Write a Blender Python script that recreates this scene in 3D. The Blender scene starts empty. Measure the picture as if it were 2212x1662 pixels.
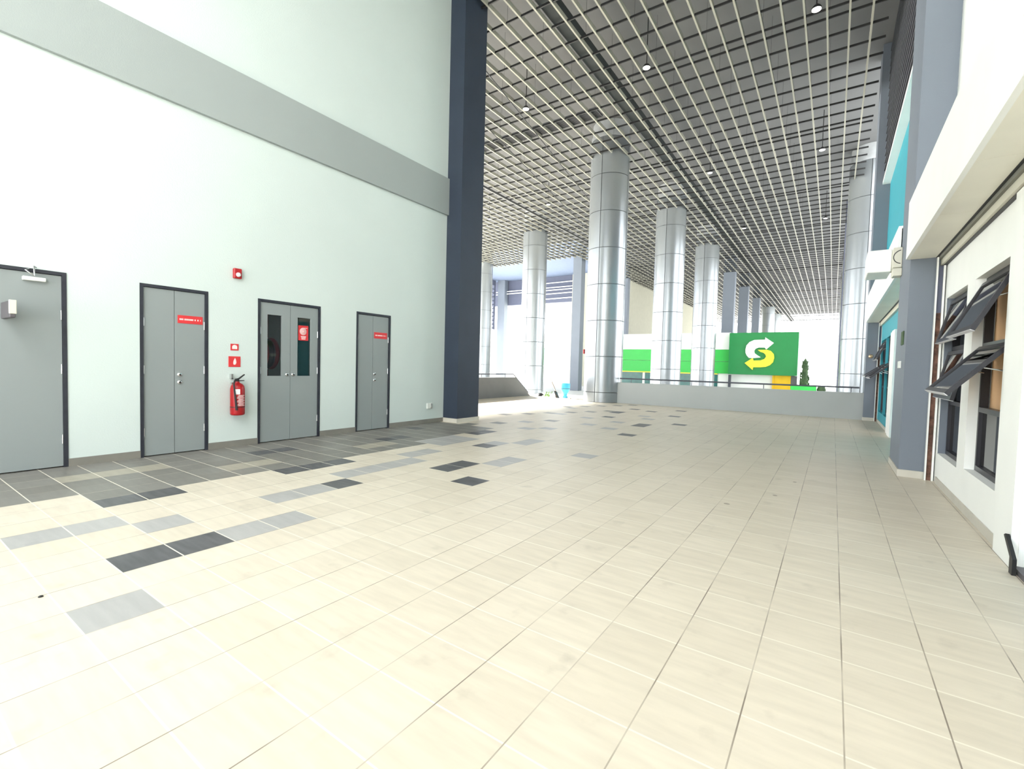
import bpy, math, random
from mathutils import Matrix, Vector
random.seed(7)
C = bpy.context.scene.collection
SC = bpy.context.scene
PI = math.pi

# ------------------------------------------------------------------ camera
EYE = 1.2116
cam_data = bpy.data.cameras.new('camera'); cam = bpy.data.objects.new('camera', cam_data); C.objects.link(cam)
cam_data.sensor_fit = 'HORIZONTAL'; cam_data.sensor_width = 36.0
cam_data.lens = 1009.85 / 2212 * 36.0
cam_data.clip_start = 0.05; cam_data.clip_end = 600
Rm = ((0.8238202274205333, -0.044426872791137696, 0.5651074993899664),
      (0.5662374317048104, 0.018118929947145444, -0.8240430057429712),
      (0.026370510596516385, 0.9988483154871766, 0.0400828993376042))
cam.matrix_world = Matrix.Translation((0, 0, EYE)) @ Matrix(Rm).to_4x4()
SC.camera = cam

# ------------------------------------------------------------------ world, sun, exposure
w = bpy.data.worlds.new('sky'); SC.world = w; w.use_nodes = True
nt = w.node_tree; bg = nt.nodes['Background']
tc = nt.nodes.new('ShaderNodeTexCoord'); sep = nt.nodes.new('ShaderNodeSeparateXYZ')
rp = nt.nodes.new('ShaderNodeValToRGB')
rp.color_ramp.elements[0].position = 0.0; rp.color_ramp.elements[0].color = (0.96, 0.985, 1.0, 1)
rp.color_ramp.elements[1].position = 1.0; rp.color_ramp.elements[1].color = (0.92, 0.975, 1.0, 1)
nt.links.new(tc.outputs['Generated'], sep.inputs[0]); nt.links.new(sep.outputs[2], rp.inputs[0])
nt.links.new(rp.outputs[0], bg.inputs[0]); bg.inputs[1].default_value = 1.0
sun_d = bpy.data.lights.new('sun', 'SUN'); sun_d.energy = 9.0; sun_d.angle = math.radians(2); sun_d.color = (1.0, 0.98, 0.93)
sun = bpy.data.objects.new('sun', sun_d); C.objects.link(sun)
sun.rotation_euler = Vector((1.0, -0.18, -0.63)).to_track_quat('-Z', 'Y').to_euler()
SC.view_settings.view_transform = 'Standard'; SC.view_settings.look = 'None'
SC.view_settings.gamma = 1.0; SC.view_settings.use_curve_mapping = False
SC.view_settings.exposure = 2.47

# ------------------------------------------------------------------ helpers
def s2l(c):
    return tuple(((x / 255) / 12.92 if x / 255 <= 0.04045 else ((x / 255 + 0.055) / 1.055) ** 2.4) for x in c)

def mat(name, rgb, rough=0.6, metal=0.0, var=0.05, scale=3.0, bump=0.0, bscale=80.0, spec=0.5, emit=None, alpha=None, trans=0.0):
    m = bpy.data.materials.new(name); m.use_nodes = True
    t = m.node_tree; b = t.nodes['Principled BSDF']
    b.inputs['Roughness'].default_value = rough; b.inputs['Metallic'].default_value = metal
    b.inputs['Specular IOR Level'].default_value = spec
    co = t.nodes.new('ShaderNodeTexCoord')
    n = t.nodes.new('ShaderNodeTexNoise'); n.inputs['Scale'].default_value = scale; n.inputs['Detail'].default_value = 5
    t.links.new(co.outputs['Object'], n.inputs['Vector'])
    r = t.nodes.new('ShaderNodeValToRGB')
    r.color_ramp.elements[0].position = 0.3; r.color_ramp.elements[1].position = 0.7
    r.color_ramp.elements[0].color = tuple(c * (1 - var) for c in rgb) + (1,)
    r.color_ramp.elements[1].color = tuple(min(1, c * (1 + var)) for c in rgb) + (1,)
    t.links.new(n.outputs['Fac'], r.inputs[0]); t.links.new(r.outputs[0], b.inputs['Base Color'])
    if bump:
        n2 = t.nodes.new('ShaderNodeTexNoise'); n2.inputs['Scale'].default_value = bscale
        bp = t.nodes.new('ShaderNodeBump'); bp.inputs['Strength'].default_value = bump; bp.inputs['Distance'].default_value = 0.01
        t.links.new(co.outputs['Object'], n2.inputs['Vector']); t.links.new(n2.outputs['Fac'], bp.inputs['Height'])
        t.links.new(bp.outputs[0], b.inputs['Normal'])
    if emit:
        b.inputs['Emission Color'].default_value = tuple(rgb) + (1,); b.inputs['Emission Strength'].default_value = emit
    if alpha is not None: b.inputs['Alpha'].default_value = alpha
    if trans: b.inputs['Transmission Weight'].default_value = trans
    return m

class MB:
    def __init__(s): s.v = []; s.f = []; s.mi = []; s.sm = []
    def add(s, vs, fs, mi=0, smooth=False):
        n = len(s.v); s.v += [tuple(v) for v in vs]
        for f in fs: s.f.append(tuple(n + i for i in f)); s.mi.append(mi); s.sm.append(smooth)
        return s
    def box(s, x0, x1, y0, y1, z0, z1, mi=0):
        return s.add([(x0,y0,z0),(x1,y0,z0),(x1,y1,z0),(x0,y1,z0),(x0,y0,z1),(x1,y0,z1),(x1,y1,z1),(x0,y1,z1)],
                     [(3,2,1,0),(4,5,6,7),(0,1,5,4),(1,2,6,5),(2,3,7,6),(3,0,4,7)], mi)
    def bbox(s, x0, x1, y0, y1, z0, z1, b=0.01, mi=0):
        # bevelled box: octagonal-edged hull
        X=(x0,x1);Y=(y0,y1);Z=(z0,z1); sx=(b,-b)
        V=[];idx={}
        for i in (0,1):
            for j in (0,1):
                for k in (0,1):
                    for a in (0,1,2):
                        p=[X[i]+sx[i],Y[j]+sx[j],Z[k]+sx[k]]
                        p[a]=(X[i],Y[j],Z[k])[a]
                        idx[i,j,k,a]=len(V);V.append(p)
        F=[]
        for a in (0,1,2):
            o=[q for q in (0,1,2) if q!=a]
            for e in (0,1):
                q=[]
                for u,w_ in ((0,0),(1,0),(1,1),(0,1)):
                    t=[0,0,0];t[a]=e;t[o[0]]=u;t[o[1]]=w_;q.append(idx[tuple(t)+(a,)])
                F.append(q)
        for a in (0,1,2):   # edges along axis a
            o=[q for q in (0,1,2) if q!=a]
            for u in (0,1):
                for w_ in (0,1):
                    t0=[0,0,0];t0[o[0]]=u;t0[o[1]]=w_;t1=list(t0);t1[a]=1
                    F.append([idx[tuple(t0)+(o[0],)],idx[tuple(t1)+(o[0],)],idx[tuple(t1)+(o[1],)],idx[tuple(t0)+(o[1],)]])
        for i in (0,1):
            for j in (0,1):
                for k in (0,1): F.append([idx[i,j,k,0],idx[i,j,k,1],idx[i,j,k,2]])
        s.add(V,F,mi); s.fix=True
        return s
    def lathe(s, prof, c, n=32, mi=0, axis='Z', cap=True, smooth=True, a0=0, a1=2*PI):
        full = abs(a1-a0-2*PI) < 1e-6; m = n if full else n+1
        vs=[]
        for (r,h) in prof:
            for k in range(m):
                a=a0+(a1-a0)*k/n; u,v_=r*math.cos(a),r*math.sin(a)
                p={'Z':(u,v_,h),'X':(h,u,v_),'Y':(u,h,v_)}[axis]
                vs.append((c[0]+p[0],c[1]+p[1],c[2]+p[2]))
        fs=[]
        for i in range(len(prof)-1):
            for k in range(n):
                k2=(k+1)%m if full else k+1
                fs.append((i*m+k,i*m+k2,(i+1)*m+k2,(i+1)*m+k))
        s.add(vs,fs,mi,smooth)
        if cap and full:
            for i in (0,len(prof)-1):
                if prof[i][0]>1e-6:
                    b=len(s.v); s.v+= [vs[i*m+k] for k in range(m)]; s.f.append(tuple(range(b,b+m))); s.mi.append(mi); s.sm.append(False)
        s.fix=True
        return s
    def cyl(s, c, r, h0, h1, n=24, mi=0, axis='Z'): return s.lathe([(r,h0),(r,h1)], c, n, mi, axis)
    def tube(s, pts, r, n=8, mi=0):
        P=[Vector(p) for p in pts]; vs=[]
        for i,p in enumerate(P):
            d=(P[min(i+1,len(P)-1)]-P[max(i-1,0)]).normalized()
            u=d.cross(Vector((0,0,1)));
            if u.length<1e-3: u=d.cross(Vector((1,0,0)))
            u.normalize(); v_=d.cross(u)
            rr = r[i] if isinstance(r,(list,tuple)) else r
            for k in range(n):
                a=2*PI*k/n; vs.append(p+u*math.cos(a)*rr+v_*math.sin(a)*rr)
        fs=[(i*n+k,i*n+(k+1)%n,(i+1)*n+(k+1)%n,(i+1)*n+k) for i in range(len(P)-1) for k in range(n)]
        s.add(vs,fs,mi,True); s.add(vs[:n],[tuple(range(n))],mi); s.add(vs[-n:],[tuple(range(n))],mi); s.fix=True
        return s
    def prism(s, poly, plane, d0, d1, mi=0):
        # poly in the 2-D plane ('XZ','YZ','XY'), extruded over the third axis
        f={'XZ':lambda a,b,d:(a,d,b),'YZ':lambda a,b,d:(d,a,b),'XY':lambda a,b,d:(a,b,d)}[plane]
        n=len(poly); vs=[f(a,b,d0) for a,b in poly]+[f(a,b,d1) for a,b in poly]
        s.add(vs,[tuple(range(n)),tuple(range(n,2*n))]+[(i,(i+1)%n,n+(i+1)%n,n+i) for i in range(n)],mi); s.fix=True
        return s
    def build(s, name, mats, parent=None, off=None):
        me=bpy.data.meshes.new(name)
        vs=s.v
        if off: vs=[(a-off[0],b-off[1],c-off[2]) for a,b,c in vs]
        me.from_pydata(vs,[],s.f)
        for m in (mats if isinstance(mats,(list,tuple)) else [mats]): me.materials.append(m)
        for p,mi,sm in zip(me.polygons,s.mi,s.sm): p.material_index=mi; p.use_smooth=sm
        if getattr(s,'fix',False):
            import bmesh
            b=bmesh.new(); b.from_mesh(me)
            bmesh.ops.recalc_face_normals(b,faces=b.faces); b.to_mesh(me); b.free()
        me.update()
        o=bpy.data.objects.new(name,me); C.objects.link(o)
        if parent: o.parent=parent
        return o

def tag(o, label=None, cat=None, group=None, kind=None):
    if label: o['label']=label
    if cat: o['category']=cat
    if group: o['group']=group
    if kind: o['kind']=kind
    return o
def thing(name, loc, label, cat, group=None, kind=None, rz=0):
    o=bpy.data.objects.new(name,None); C.objects.link(o); o.location=loc; o.rotation_euler=(0,0,rz)
    return tag(o,label,cat,group,kind)
def copy_tree(o, parent=None):
    c=o.copy(); C.objects.link(c); c.parent=parent
    for ch in [x for x in bpy.data.objects if x.parent==o]: copy_tree(ch,c)
    return c
def part(mb, name, m, root, kind=None, label=None):
    """mesh given in world coordinates, stored relative to its (unrotated) root"""
    l=Vector((0,0,0)); p=root
    while p is not None: l=l+Vector(p.location); p=p.parent
    return tag(mb.build(name,m,root,off=tuple(l)),label,kind=kind)
def struct(mb, name, m, label=None, cat=None):
    return tag(mb.build(name,m),label,cat,kind='structure')

# ------------------------------------------------------------------ materials
M={}
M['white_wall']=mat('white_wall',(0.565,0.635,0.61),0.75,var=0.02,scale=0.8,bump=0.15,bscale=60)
M['white_paint']=mat('white_paint',(0.90,0.905,0.87),0.6,var=0.015)
M['band']=mat('band_grey',(0.31,0.345,0.335),0.75,var=0.02,scale=0.8,bump=0.1)
M['navy']=mat('navy_paint',(0.022,0.033,0.055),0.6,var=0.08,scale=2,bump=0.2,bscale=90)
M['slate']=mat('slate_paint',(0.17,0.195,0.235),0.6,var=0.03,scale=1.5,bump=0.1)
M['door']=mat('door_grey',(0.245,0.272,0.272),0.45,var=0.02,scale=1.2)
M['door_frame']=mat('door_frame_paint',(0.018,0.02,0.03),0.5,var=0.2,scale=14)
M['skirting']=mat('skirting_tile',(0.20,0.19,0.165),0.5,var=0.08,scale=5)
M['skirting_r']=mat('skirting_tile_right',(0.55,0.52,0.45),0.5,var=0.05,scale=5)
M['steel']=mat('steel',(0.62,0.63,0.63),0.25,metal=1.0,var=0.05)
M['chrome']=mat('chrome',(0.8,0.8,0.8),0.12,metal=1.0,var=0.02)
M['column']=mat('column_panel',(0.34,0.365,0.385),0.27,metal=0.6,var=0.02,scale=1.5)
M['joint']=mat('column_joint',(0.05,0.055,0.06),0.7)
M['neck']=mat('column_neck',(0.50,0.52,0.54),0.5,metal=0.0,var=0.1,scale=4,bump=0.3,bscale=6)
M['deck']=mat('deck_paint',(0.17,0.172,0.178),0.8,var=0.05,scale=1)
M['deck_dark']=mat('deck_beam_paint',(0.035,0.042,0.045),0.8)
M['slat']=mat('slat_cream',(0.36,0.35,0.29),0.5,var=0.02)
M['cross']=mat('slat_black',(0.012,0.012,0.013),0.5)
M['black']=mat('black_paint',(0.01,0.01,0.011),0.45)
M['rubber']=mat('black_rubber',(0.015,0.015,0.016),0.6)
M['lens']=mat('lamp_lens',(1.0,0.99,0.93),0.5,emit=1.6)
M['parapet']=mat('parapet_paint',(0.40,0.42,0.41),0.75,var=0.03,scale=1.2,bump=0.1)
M['rail']=mat('rail_paint',(0.075,0.08,0.10),0.4)
M['red']=mat('red_paint',(0.36,0.006,0.009),0.35,var=0.08)
M['red_sign']=mat('red_sign',(0.62,0.03,0.035),0.45,var=0.04)
M['sign_white']=mat('sign_white',(0.85,0.72,0.70),0.5)
M['label_white']=mat('label_white',(0.85,0.85,0.85),0.5)
M['cream_panel']=mat('cream_panel',(0.84,0.81,0.70),0.35,var=0.06,scale=1.3)
M['cream_trim']=mat('cream_trim',(0.62,0.60,0.50),0.5,var=0.03)
M['teal']=mat('teal_paint',(0.03,0.33,0.41),0.55,var=0.03)
M['rust']=mat('rust',(0.13,0.065,0.045),0.85,var=0.6,scale=18)
M['alu_black']=mat('black_aluminium',(0.016,0.016,0.022),0.35,var=0.1)
M['alu_edge']=mat('bright_edge',(0.75,0.75,0.78),0.35)
M['orange']=mat('orange_lit_wall',(0.95,0.60,0.32),0.8,var=0.04)  # room light put into the colour: bright orange for a lit interior wall
M['curtain']=mat('grey_partition',(0.22,0.22,0.19),0.8,var=0.1)
M['louvre']=mat('louvre_metal',(0.10,0.105,0.12),0.5)
M['green']=mat('green_panel',(0.03,0.50,0.07),0.45,var=0.03)
M['green_dark']=mat('green_sign',(0.009,0.235,0.055),0.45,var=0.03)
M['yellow']=mat('yellow_sign',(0.95,0.80,0.04),0.45)
M['amber']=mat('amber_panel',(0.80,0.48,0.0),0.5)
M['shop_glass']=mat('shop_glass',(0.03,0.14,0.13),0.2,var=0.2,scale=2)
M['concrete']=mat('ground_concrete',(0.62,0.62,0.60),0.85,var=0.04,scale=0.4)
M['grey_panel']=mat('grey_panel',(0.13,0.132,0.13),0.6)
M['beige_wall']=mat('beige_wall',(0.42,0.41,0.33),0.8,var=0.03)
M['bluegrey']=mat('bluegrey_paint',(0.10,0.11,0.16),0.7,var=0.04)
M['pale_blue']=mat('pale_soffit',(0.15,0.19,0.28),0.8,var=0.04)
M['barrel']=mat('blue_plastic',(0.06,0.42,0.62),0.4,var=0.1)
M['wood']=mat('wood_stick',(0.22,0.17,0.12),0.7)
M['leaf']=mat('leaf_green',(0.10,0.22,0.04),0.7,var=0.3,scale=9)
M['cypress']=mat('cypress_green',(0.055,0.10,0.04),0.8,var=0.4,scale=5)
M['hose_red']=mat('hose_reel_red',(0.30,0.01,0.02),0.4)
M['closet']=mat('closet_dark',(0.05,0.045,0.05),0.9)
M['brass']=mat('brass',(0.75,0.55,0.35),0.3,metal=0.8)
M['pale_door']=mat('pale_door',(0.62,0.76,0.85),0.5)
M['plastic']=mat('white_plastic',(0.72,0.74,0.70),0.45)
M['tile_dark_box']=mat('dark_box',(0.10,0.09,0.10),0.5)

def glass(name, rgb, a, rough=0.03):
    m=bpy.data.materials.new(name); m.use_nodes=True; t=m.node_tree
    for n in list(t.nodes):
        if n.type!='OUTPUT_MATERIAL': t.nodes.remove(n)
    out=[n for n in t.nodes if n.type=='OUTPUT_MATERIAL'][0]
    tr=t.nodes.new('ShaderNodeBsdfTransparent'); tr.inputs[0].default_value=tuple(rgb)+(1,)
    gl=t.nodes.new('ShaderNodeBsdfGlossy'); gl.inputs['Roughness'].default_value=rough
    fr=t.nodes.new('ShaderNodeFresnel'); fr.inputs[0].default_value=1.5
    ad=t.nodes.new('ShaderNodeMath'); ad.operation='ADD'; ad.inputs[1].default_value=a
    mx=t.nodes.new('ShaderNodeMixShader')
    t.links.new(fr.outputs[0],ad.inputs[0]); t.links.new(ad.outputs[0],mx.inputs[0])
    t.links.new(tr.outputs[0],mx.inputs[1]); t.links.new(gl.outputs[0],mx.inputs[2]); t.links.new(mx.outputs[0],out.inputs[0])
    return m
M['glass']=glass('tinted_glass',(0.30,0.33,0.35),0.03)
M['glass_clear']=glass('clear_glass',(0.75,0.78,0.78),0.02)
M['glass_teal']=glass('teal_tinted_glass',(0.12,0.32,0.35),0.05)

TX0,TY0,TS=0.08312,3.29871,0.30
def tile_mat(name, rgb, rgb2, streak=0.06):
    m=bpy.data.materials.new(name); m.use_nodes=True; t=m.node_tree; b=t.nodes['Principled BSDF']
    N=t.nodes.new; L=t.links.new
    g=N('ShaderNodeNewGeometry')
    sub=N('ShaderNodeVectorMath'); sub.operation='SUBTRACT'; sub.inputs[1].default_value=(TX0,TY0,0.0)
    L(g.outputs['Position'],sub.inputs[0])
    dv=N('ShaderNodeVectorMath'); dv.operation='SCALE'; dv.inputs['Scale'].default_value=1/TS; L(sub.outputs[0],dv.inputs[0])
    fl=N('ShaderNodeVectorMath'); fl.operation='FLOOR'; L(dv.outputs[0],fl.inputs[0])
    fr=N('ShaderNodeVectorMath'); fr.operation='FRACTION'; L(dv.outputs[0],fr.inputs[0])
    sx=N('ShaderNodeSeparateXYZ'); L(fl.outputs[0],sx.inputs[0]); cb=N('ShaderNodeCombineXYZ'); L(sx.outputs[0],cb.inputs[0]); L(sx.outputs[1],cb.inputs[1])
    wn=N('ShaderNodeTexWhiteNoise'); wn.noise_dimensions='2D'; L(cb.outputs[0],wn.inputs['Vector'])
    base=N('ShaderNodeMix'); base.data_type='RGBA'; base.inputs[6].default_value=tuple(rgb)+(1,); base.inputs[7].default_value=tuple(rgb2)+(1,)
    L(wn.outputs['Value'],base.inputs[0])
    # veins running across each tile
    mp=N('ShaderNodeMapping'); mp.inputs['Scale'].default_value=(2.2,14,1); L(g.outputs['Position'],mp.inputs[0])
    ns=N('ShaderNodeTexNoise'); ns.inputs['Scale'].default_value=1.6; ns.inputs['Detail'].default_value=6; L(mp.outputs[0],ns.inputs['Vector'])
    mr=N('ShaderNodeMapRange'); mr.inputs[1].default_value=0.3; mr.inputs[2].default_value=0.7; mr.inputs[3].default_value=1-streak; mr.inputs[4].default_value=1+streak; L(ns.outputs['Fac'],mr.inputs[0])
    vs=N('ShaderNodeVectorMath'); vs.operation='SCALE'; L(base.outputs[2],vs.inputs[0]); L(mr.outputs[0],vs.inputs['Scale'])
    # grime blotches
    nb=N('ShaderNodeTexNoise'); nb.inputs['Scale'].default_value=5; nb.inputs['Detail'].default_value=8; L(g.outputs['Position'],nb.inputs['Vector'])
    mb=N('ShaderNodeMapRange'); mb.inputs[1].default_value=0.62; mb.inputs[2].default_value=0.8; mb.inputs[3].default_value=1.0; mb.inputs[4].default_value=0.80; L(nb.outputs['Fac'],mb.inputs[0])
    v2=N('ShaderNodeVectorMath'); v2.operation='SCALE'; L(vs.outputs[0],v2.inputs[0]); L(mb.outputs[0],v2.inputs['Scale'])
    sf=N('ShaderNodeSeparateXYZ'); L(fr.outputs[0],sf.inputs[0])
    def edge(o,wd):
        a=N('ShaderNodeMath'); a.operation='SUBTRACT'; a.inputs[1].default_value=0.5; L(o,a.inputs[0])
        c=N('ShaderNodeMath'); c.operation='ABSOLUTE'; L(a.outputs[0],c.inputs[0])
        d=N('ShaderNodeMath'); d.operation='GREATER_THAN'; d.inputs[1].default_value=0.5-wd; L(c.outputs[0],d.inputs[0]); return d.outputs[0]
    # grout breaks up: dirty along Y, pale across
    ng=N('ShaderNodeTexNoise'); ng.inputs['Scale'].default_value=1.7; ng.inputs['Detail'].default_value=3; L(g.outputs['Position'],ng.inputs['Vector'])
    gr=N('ShaderNodeValToRGB'); gr.color_ramp.elements[0].position=0.42; gr.color_ramp.elements[1].position=0.6
    gr.color_ramp.elements[0].color=(0.23,0.19,0.15,1); gr.color_ramp.elements[1].color=(0.52,0.46,0.37,1); L(ng.outputs['Fac'],gr.inputs[0])
    m1=N('ShaderNodeMix'); m1.data_type='RGBA'; L(edge(sf.outputs[1],0.013),m1.inputs[0]); L(v2.outputs[0],m1.inputs[6]); m1.inputs[7].default_value=(0.74,0.69,0.58,1)
    m2=N('ShaderNodeMix'); m2.data_type='RGBA'; L(edge(sf.outputs[0],0.0085),m2.inputs[0]); L(m1.outputs[2],m2.inputs[6]); L(gr.outputs[0],m2.inputs[7])
    L(m2.outputs[2],b.inputs['Base Color']); b.inputs['Roughness'].default_value=0.42; b.inputs['Specular IOR Level'].default_value=0.4
    return m
T_BEIGE=tile_mat('floor_tile_beige',(0.60,0.535,0.43),(0.645,0.578,0.47))
T_GREY=tile_mat('floor_tile_grey',(0.185,0.175,0.155),(0.215,0.205,0.185))
T_DARK=tile_mat('floor_tile_charcoal',(0.085,0.085,0.09),(0.105,0.105,0.11),0.25)
T_SAND=tile_mat('floor_tile_sand',(0.34,0.31,0.245),(0.36,0.33,0.26))
T_MID=tile_mat('floor_tile_light_grey',(0.37,0.362,0.35),(0.41,0.40,0.385))

# ------------------------------------------------------------------ floor
dark={(-12,-8),(-12,-7),(-17,-7),(-17,-6),(-17,-2),(-17,-1),(-17,0),(-14,-2),(-13,2),(-13,3),(-11,1),(-21,-1),(-21,0),(-20,5),(-20,6),
      (-22,9),(-18,10),(-18,11),(-15,7),(-17,34),(-17,29),(-15,33),(-13,36),(-16,25),(-12,30),(-12,21),(-12,22),(-10,24),(-11,16),(-17,30)}
mid={(-15,-9),(-15,-8),(-14,-7),(-12,-6),(-12,-5),(-14,-4),(-14,-3),(-15,-1),(-15,0),(-15,1),(-15,2),(-10,-9),(-15,8),(-14,9),(-14,10),(-12,4),(-12,5),
     (-16,4),(-17,6),(-17,7),(-17,8),(-18,6),(-18,7),(-18,8),(-16,3),(-10,8),(-15,19),(-17,23),(-14,22),(-13,18),(-14,28),(-13,26),(-22,30),(-20,24),(-19,17),(-17,14),(-16,15)}
beige_in={(-19,-3),(-19,-2),(-21,-7),(-21,-6),(-21,-5),(-19,3),(-19,4)}
fl=MB(); I0,I1,J0,J1=-75,9,-34,47
for i in range(I0,I1):
    for j in range(J0,J1):
        k=0
        if i<=-19 and -30<j<13: k=1
        if i==-18 and -7<=j<9: k=1
        if i>=-23 and j>=13 and i<=-18 and (i*7+j*13)%11==0: k=1
        if (i,j) in beige_in: k=4
        if (i,j) in dark: k=2
        if (i,j) in mid: k=3
        x,y=TX0+i*TS,TY0+j*TS
        fl.add([(x,y,0),(x+TS,y,0),(x+TS,y+TS,0),(x,y+TS,0)],[(0,1,2,3)],k)
xa,xb,ya,yb=TX0+I0*TS,TX0+I1*TS,TY0+J0*TS,TY0+J1*TS
fl.add([(xa,yb,0),(xb,yb,0),(xb,yb,-0.45),(xa,yb,-0.45)],[(0,1,2,3)],0)
fl.add([(xa,ya,0),(xa,yb,0),(xa,yb,-0.45),(xa,ya,-0.45)],[(0,3,2,1)],0)
fl.add([(xb,ya,0),(xb,yb,0),(xb,yb,-0.45),(xb,ya,-0.45)],[(0,1,2,3)],0)
fl.add([(xa,ya,0),(xb,ya,0),(xb,ya,-0.45),(xa,ya,-0.45)],[(0,1,2,3)],0)
struct(fl,'floor',[T_BEIGE,T_GREY,T_DARK,T_MID,T_SAND],'terrace floor of beige tiles with scattered grey and charcoal tiles','floor')
gd=MB(); gd.add([(-160,-120,-0.45),(120,-120,-0.45),(120,260,-0.45),(-160,260,-0.45)],[(0,1,2,3)])
tag(gd.build('ground',M['concrete']),'pale sunlit ground beyond the terrace','ground',kind='structure')

# ------------------------------------------------------------------ left wall with doors
XL=-6.75
doors=[(0.35,1.43),(2.065,2.795),(3.435,4.415),(5.095,5.84)]
wl=MB(); yy=-4.0; TOPZ=9.79
for a,b in doors:
    wl.box(-7.35,XL,yy,a,0,2.07); yy=b
wl.box(-7.35,XL,yy,7.3,0,2.07)
wl.box(-7.35,XL,-4.0,7.3,2.07,TOPZ)
wl.box(-9.0,-7.351,-4.0,7.3,0,TOPZ)
struct(wl,'wall_left',M['white_wall'],'tall white wall with four grey doors','wall')
tb=MB(); tb.box(XL,XL+0.05,-4.0,7.36,4.29,5.03)
struct(tb,'trim_1',M['band'],'wide grey painted band across the tall white wall','wall band')
bs=MB(); yy=-4.0
for a,b in doors:
    bs.box(XL,XL+0.012,yy,a,0,0.085); yy=b
bs.box(XL,XL+0.012,yy,7.3,0,0.085)
struct(bs,'baseboard_left',M['skirting'],'grey tile skirting under the white wall','skirting')

def door(n, a, b, label, split=None, windows=False):
    r=thing('door_%d'%n,(XL,(a+b)/2,0),label,'door',kind='structure'); FW=0.035
    f=MB(); f.box(-6.86,XL+0.008,a,a+FW,0,2.07); f.box(-6.86,XL+0.008,b-FW,b,0,2.07); f.box(-6.86,XL+0.008,a+FW,b-FW,2.035,2.07)
    part(f,'door_frame',M['door_frame'],r)
    x0,x1=-6.80,-6.762
    leaves=[(a+FW+0.002,b-FW-0.002)] if split is None else [(a+FW+0.002,split-0.0025),(split+0.0025,b-FW-0.002)]
    for q,(c,d) in enumerate(leaves):
        l=MB()
        if windows:
            wy0,wy1=((3.58,3.79),(4.04,4.255))[q]
            l.box(x0,x1,c,wy0,0.012,2.03); l.box(x0,x1,wy1,d,0.012,2.03); l.box(x0,x1,wy0,wy1,0.012,0.97); l.box(x0,x1,wy0,wy1,1.86,2.03)
        else: l.box(x0,x1,c,d,0.012,2.03)
        lf=part(l,'door_leaf',M['door'],r)
        if windows:
            g=MB(); g.box(-6.785,-6.779,wy0,wy1,0.97,1.86); part(g,'vision_panel',M['glass_clear'],lf)
        hy = c if (q==0) else d-0.008
        if split is None: hy=d-0.008
        for z in (0.30,1.05,1.62):
            h=MB(); h.cyl((x1+0.004,hy+0.004,0),0.008,z-0.05,z+0.05,10); part(h,'hinge',M['steel'],lf)
    return r
def knob(root, y, z, r=0.027):
    k=MB(); k.lathe([(r,0),(r,0.008),(r*0.75,0.012),(r*0.4,0.014)],(-6.762,y,z),24,axis='X')
    p=part(k,'lock_rose',M['chrome'],root)
    c=MB(); c.cyl((-6.762,y,z),r*0.42,0.0145,0.028,16,axis='X'); part(c,'lock_knob',M['black'],p)
d1=door(1,*doors[0],'single grey door with a white closer arm at the left edge')
d2=door(2,*doors[1],'narrow grey double door with red strip sign, nearest of the two windowless pairs',split=2.42)
d3=door(3,*doors[2],'grey double door with two tall glass panels',split=3.925,windows=True)
d4=door(4,*doors[3],'narrowest grey double door beside the dark column, with small red strip sign',split=5.455)
for r_,y,z in ((d2,2.475,0.99),(d2,2.475,0.895),(d3,3.875,0.99),(d3,3.97,0.99),(d4,5.50,1.0),(d4,5.50,0.89)): knob(r_,y,z)
# door closer on door 1
dc=thing('door_closer',(-6.745,1.2,1.98),'white overhead closer with steel arm on the single grey door','door closer')
m=MB(); m.bbox(-6.761,-6.715,1.10,1.27,1.945,1.985,0.005); part(m,'closer_body',M['plastic'],dc)
m=MB(); m.tube([(-6.70,1.18,1.99),(-6.66,1.11,2.04),(-6.738,1.15,2.06)],0.007); m.tube([(-6.70,1.18,1.99),(-6.70,1.18,2.09),(-6.735,1.2,2.085)],0.007); part(m,'closer_arm',M['steel'],dc)

# hose reel standing in the cupboard behind the glazed door
hr=thing('hose_reel',(-7.1,3.75,0.0),'dark red hose reel in the cupboard behind the glass door panels','hose reel')
m=MB(); m.lathe([(0.06,-0.09),(0.24,-0.09),(0.24,-0.07),(0.12,-0.07),(0.12,0.07),(0.24,0.07),(0.24,0.09),(0.06,0.09)],(-7.08,3.72,1.3),32,axis='Y'); part(m,'reel_drum',M['hose_red'],hr)
m=MB()
for q in range(5): m.lathe([(0.125+0.02*q+0.018*math.cos(t),-0.055+0.018*math.sin(t)+0.0) for t in [k*PI/4 for k in range(9)]],(-7.08,3.72+0.02*q,1.3),32,axis='Y',cap=False)
part(m,'coiled_hose',M['rubber'],hr)
m=MB(); m.cyl((-7.08,3.72,0),0.035,0.002,1.06,16); m.cyl((-7.08,3.72,0),0.035,1.54,2.0,16); part(m,'red_pipe',M['hose_red'],hr)

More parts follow.
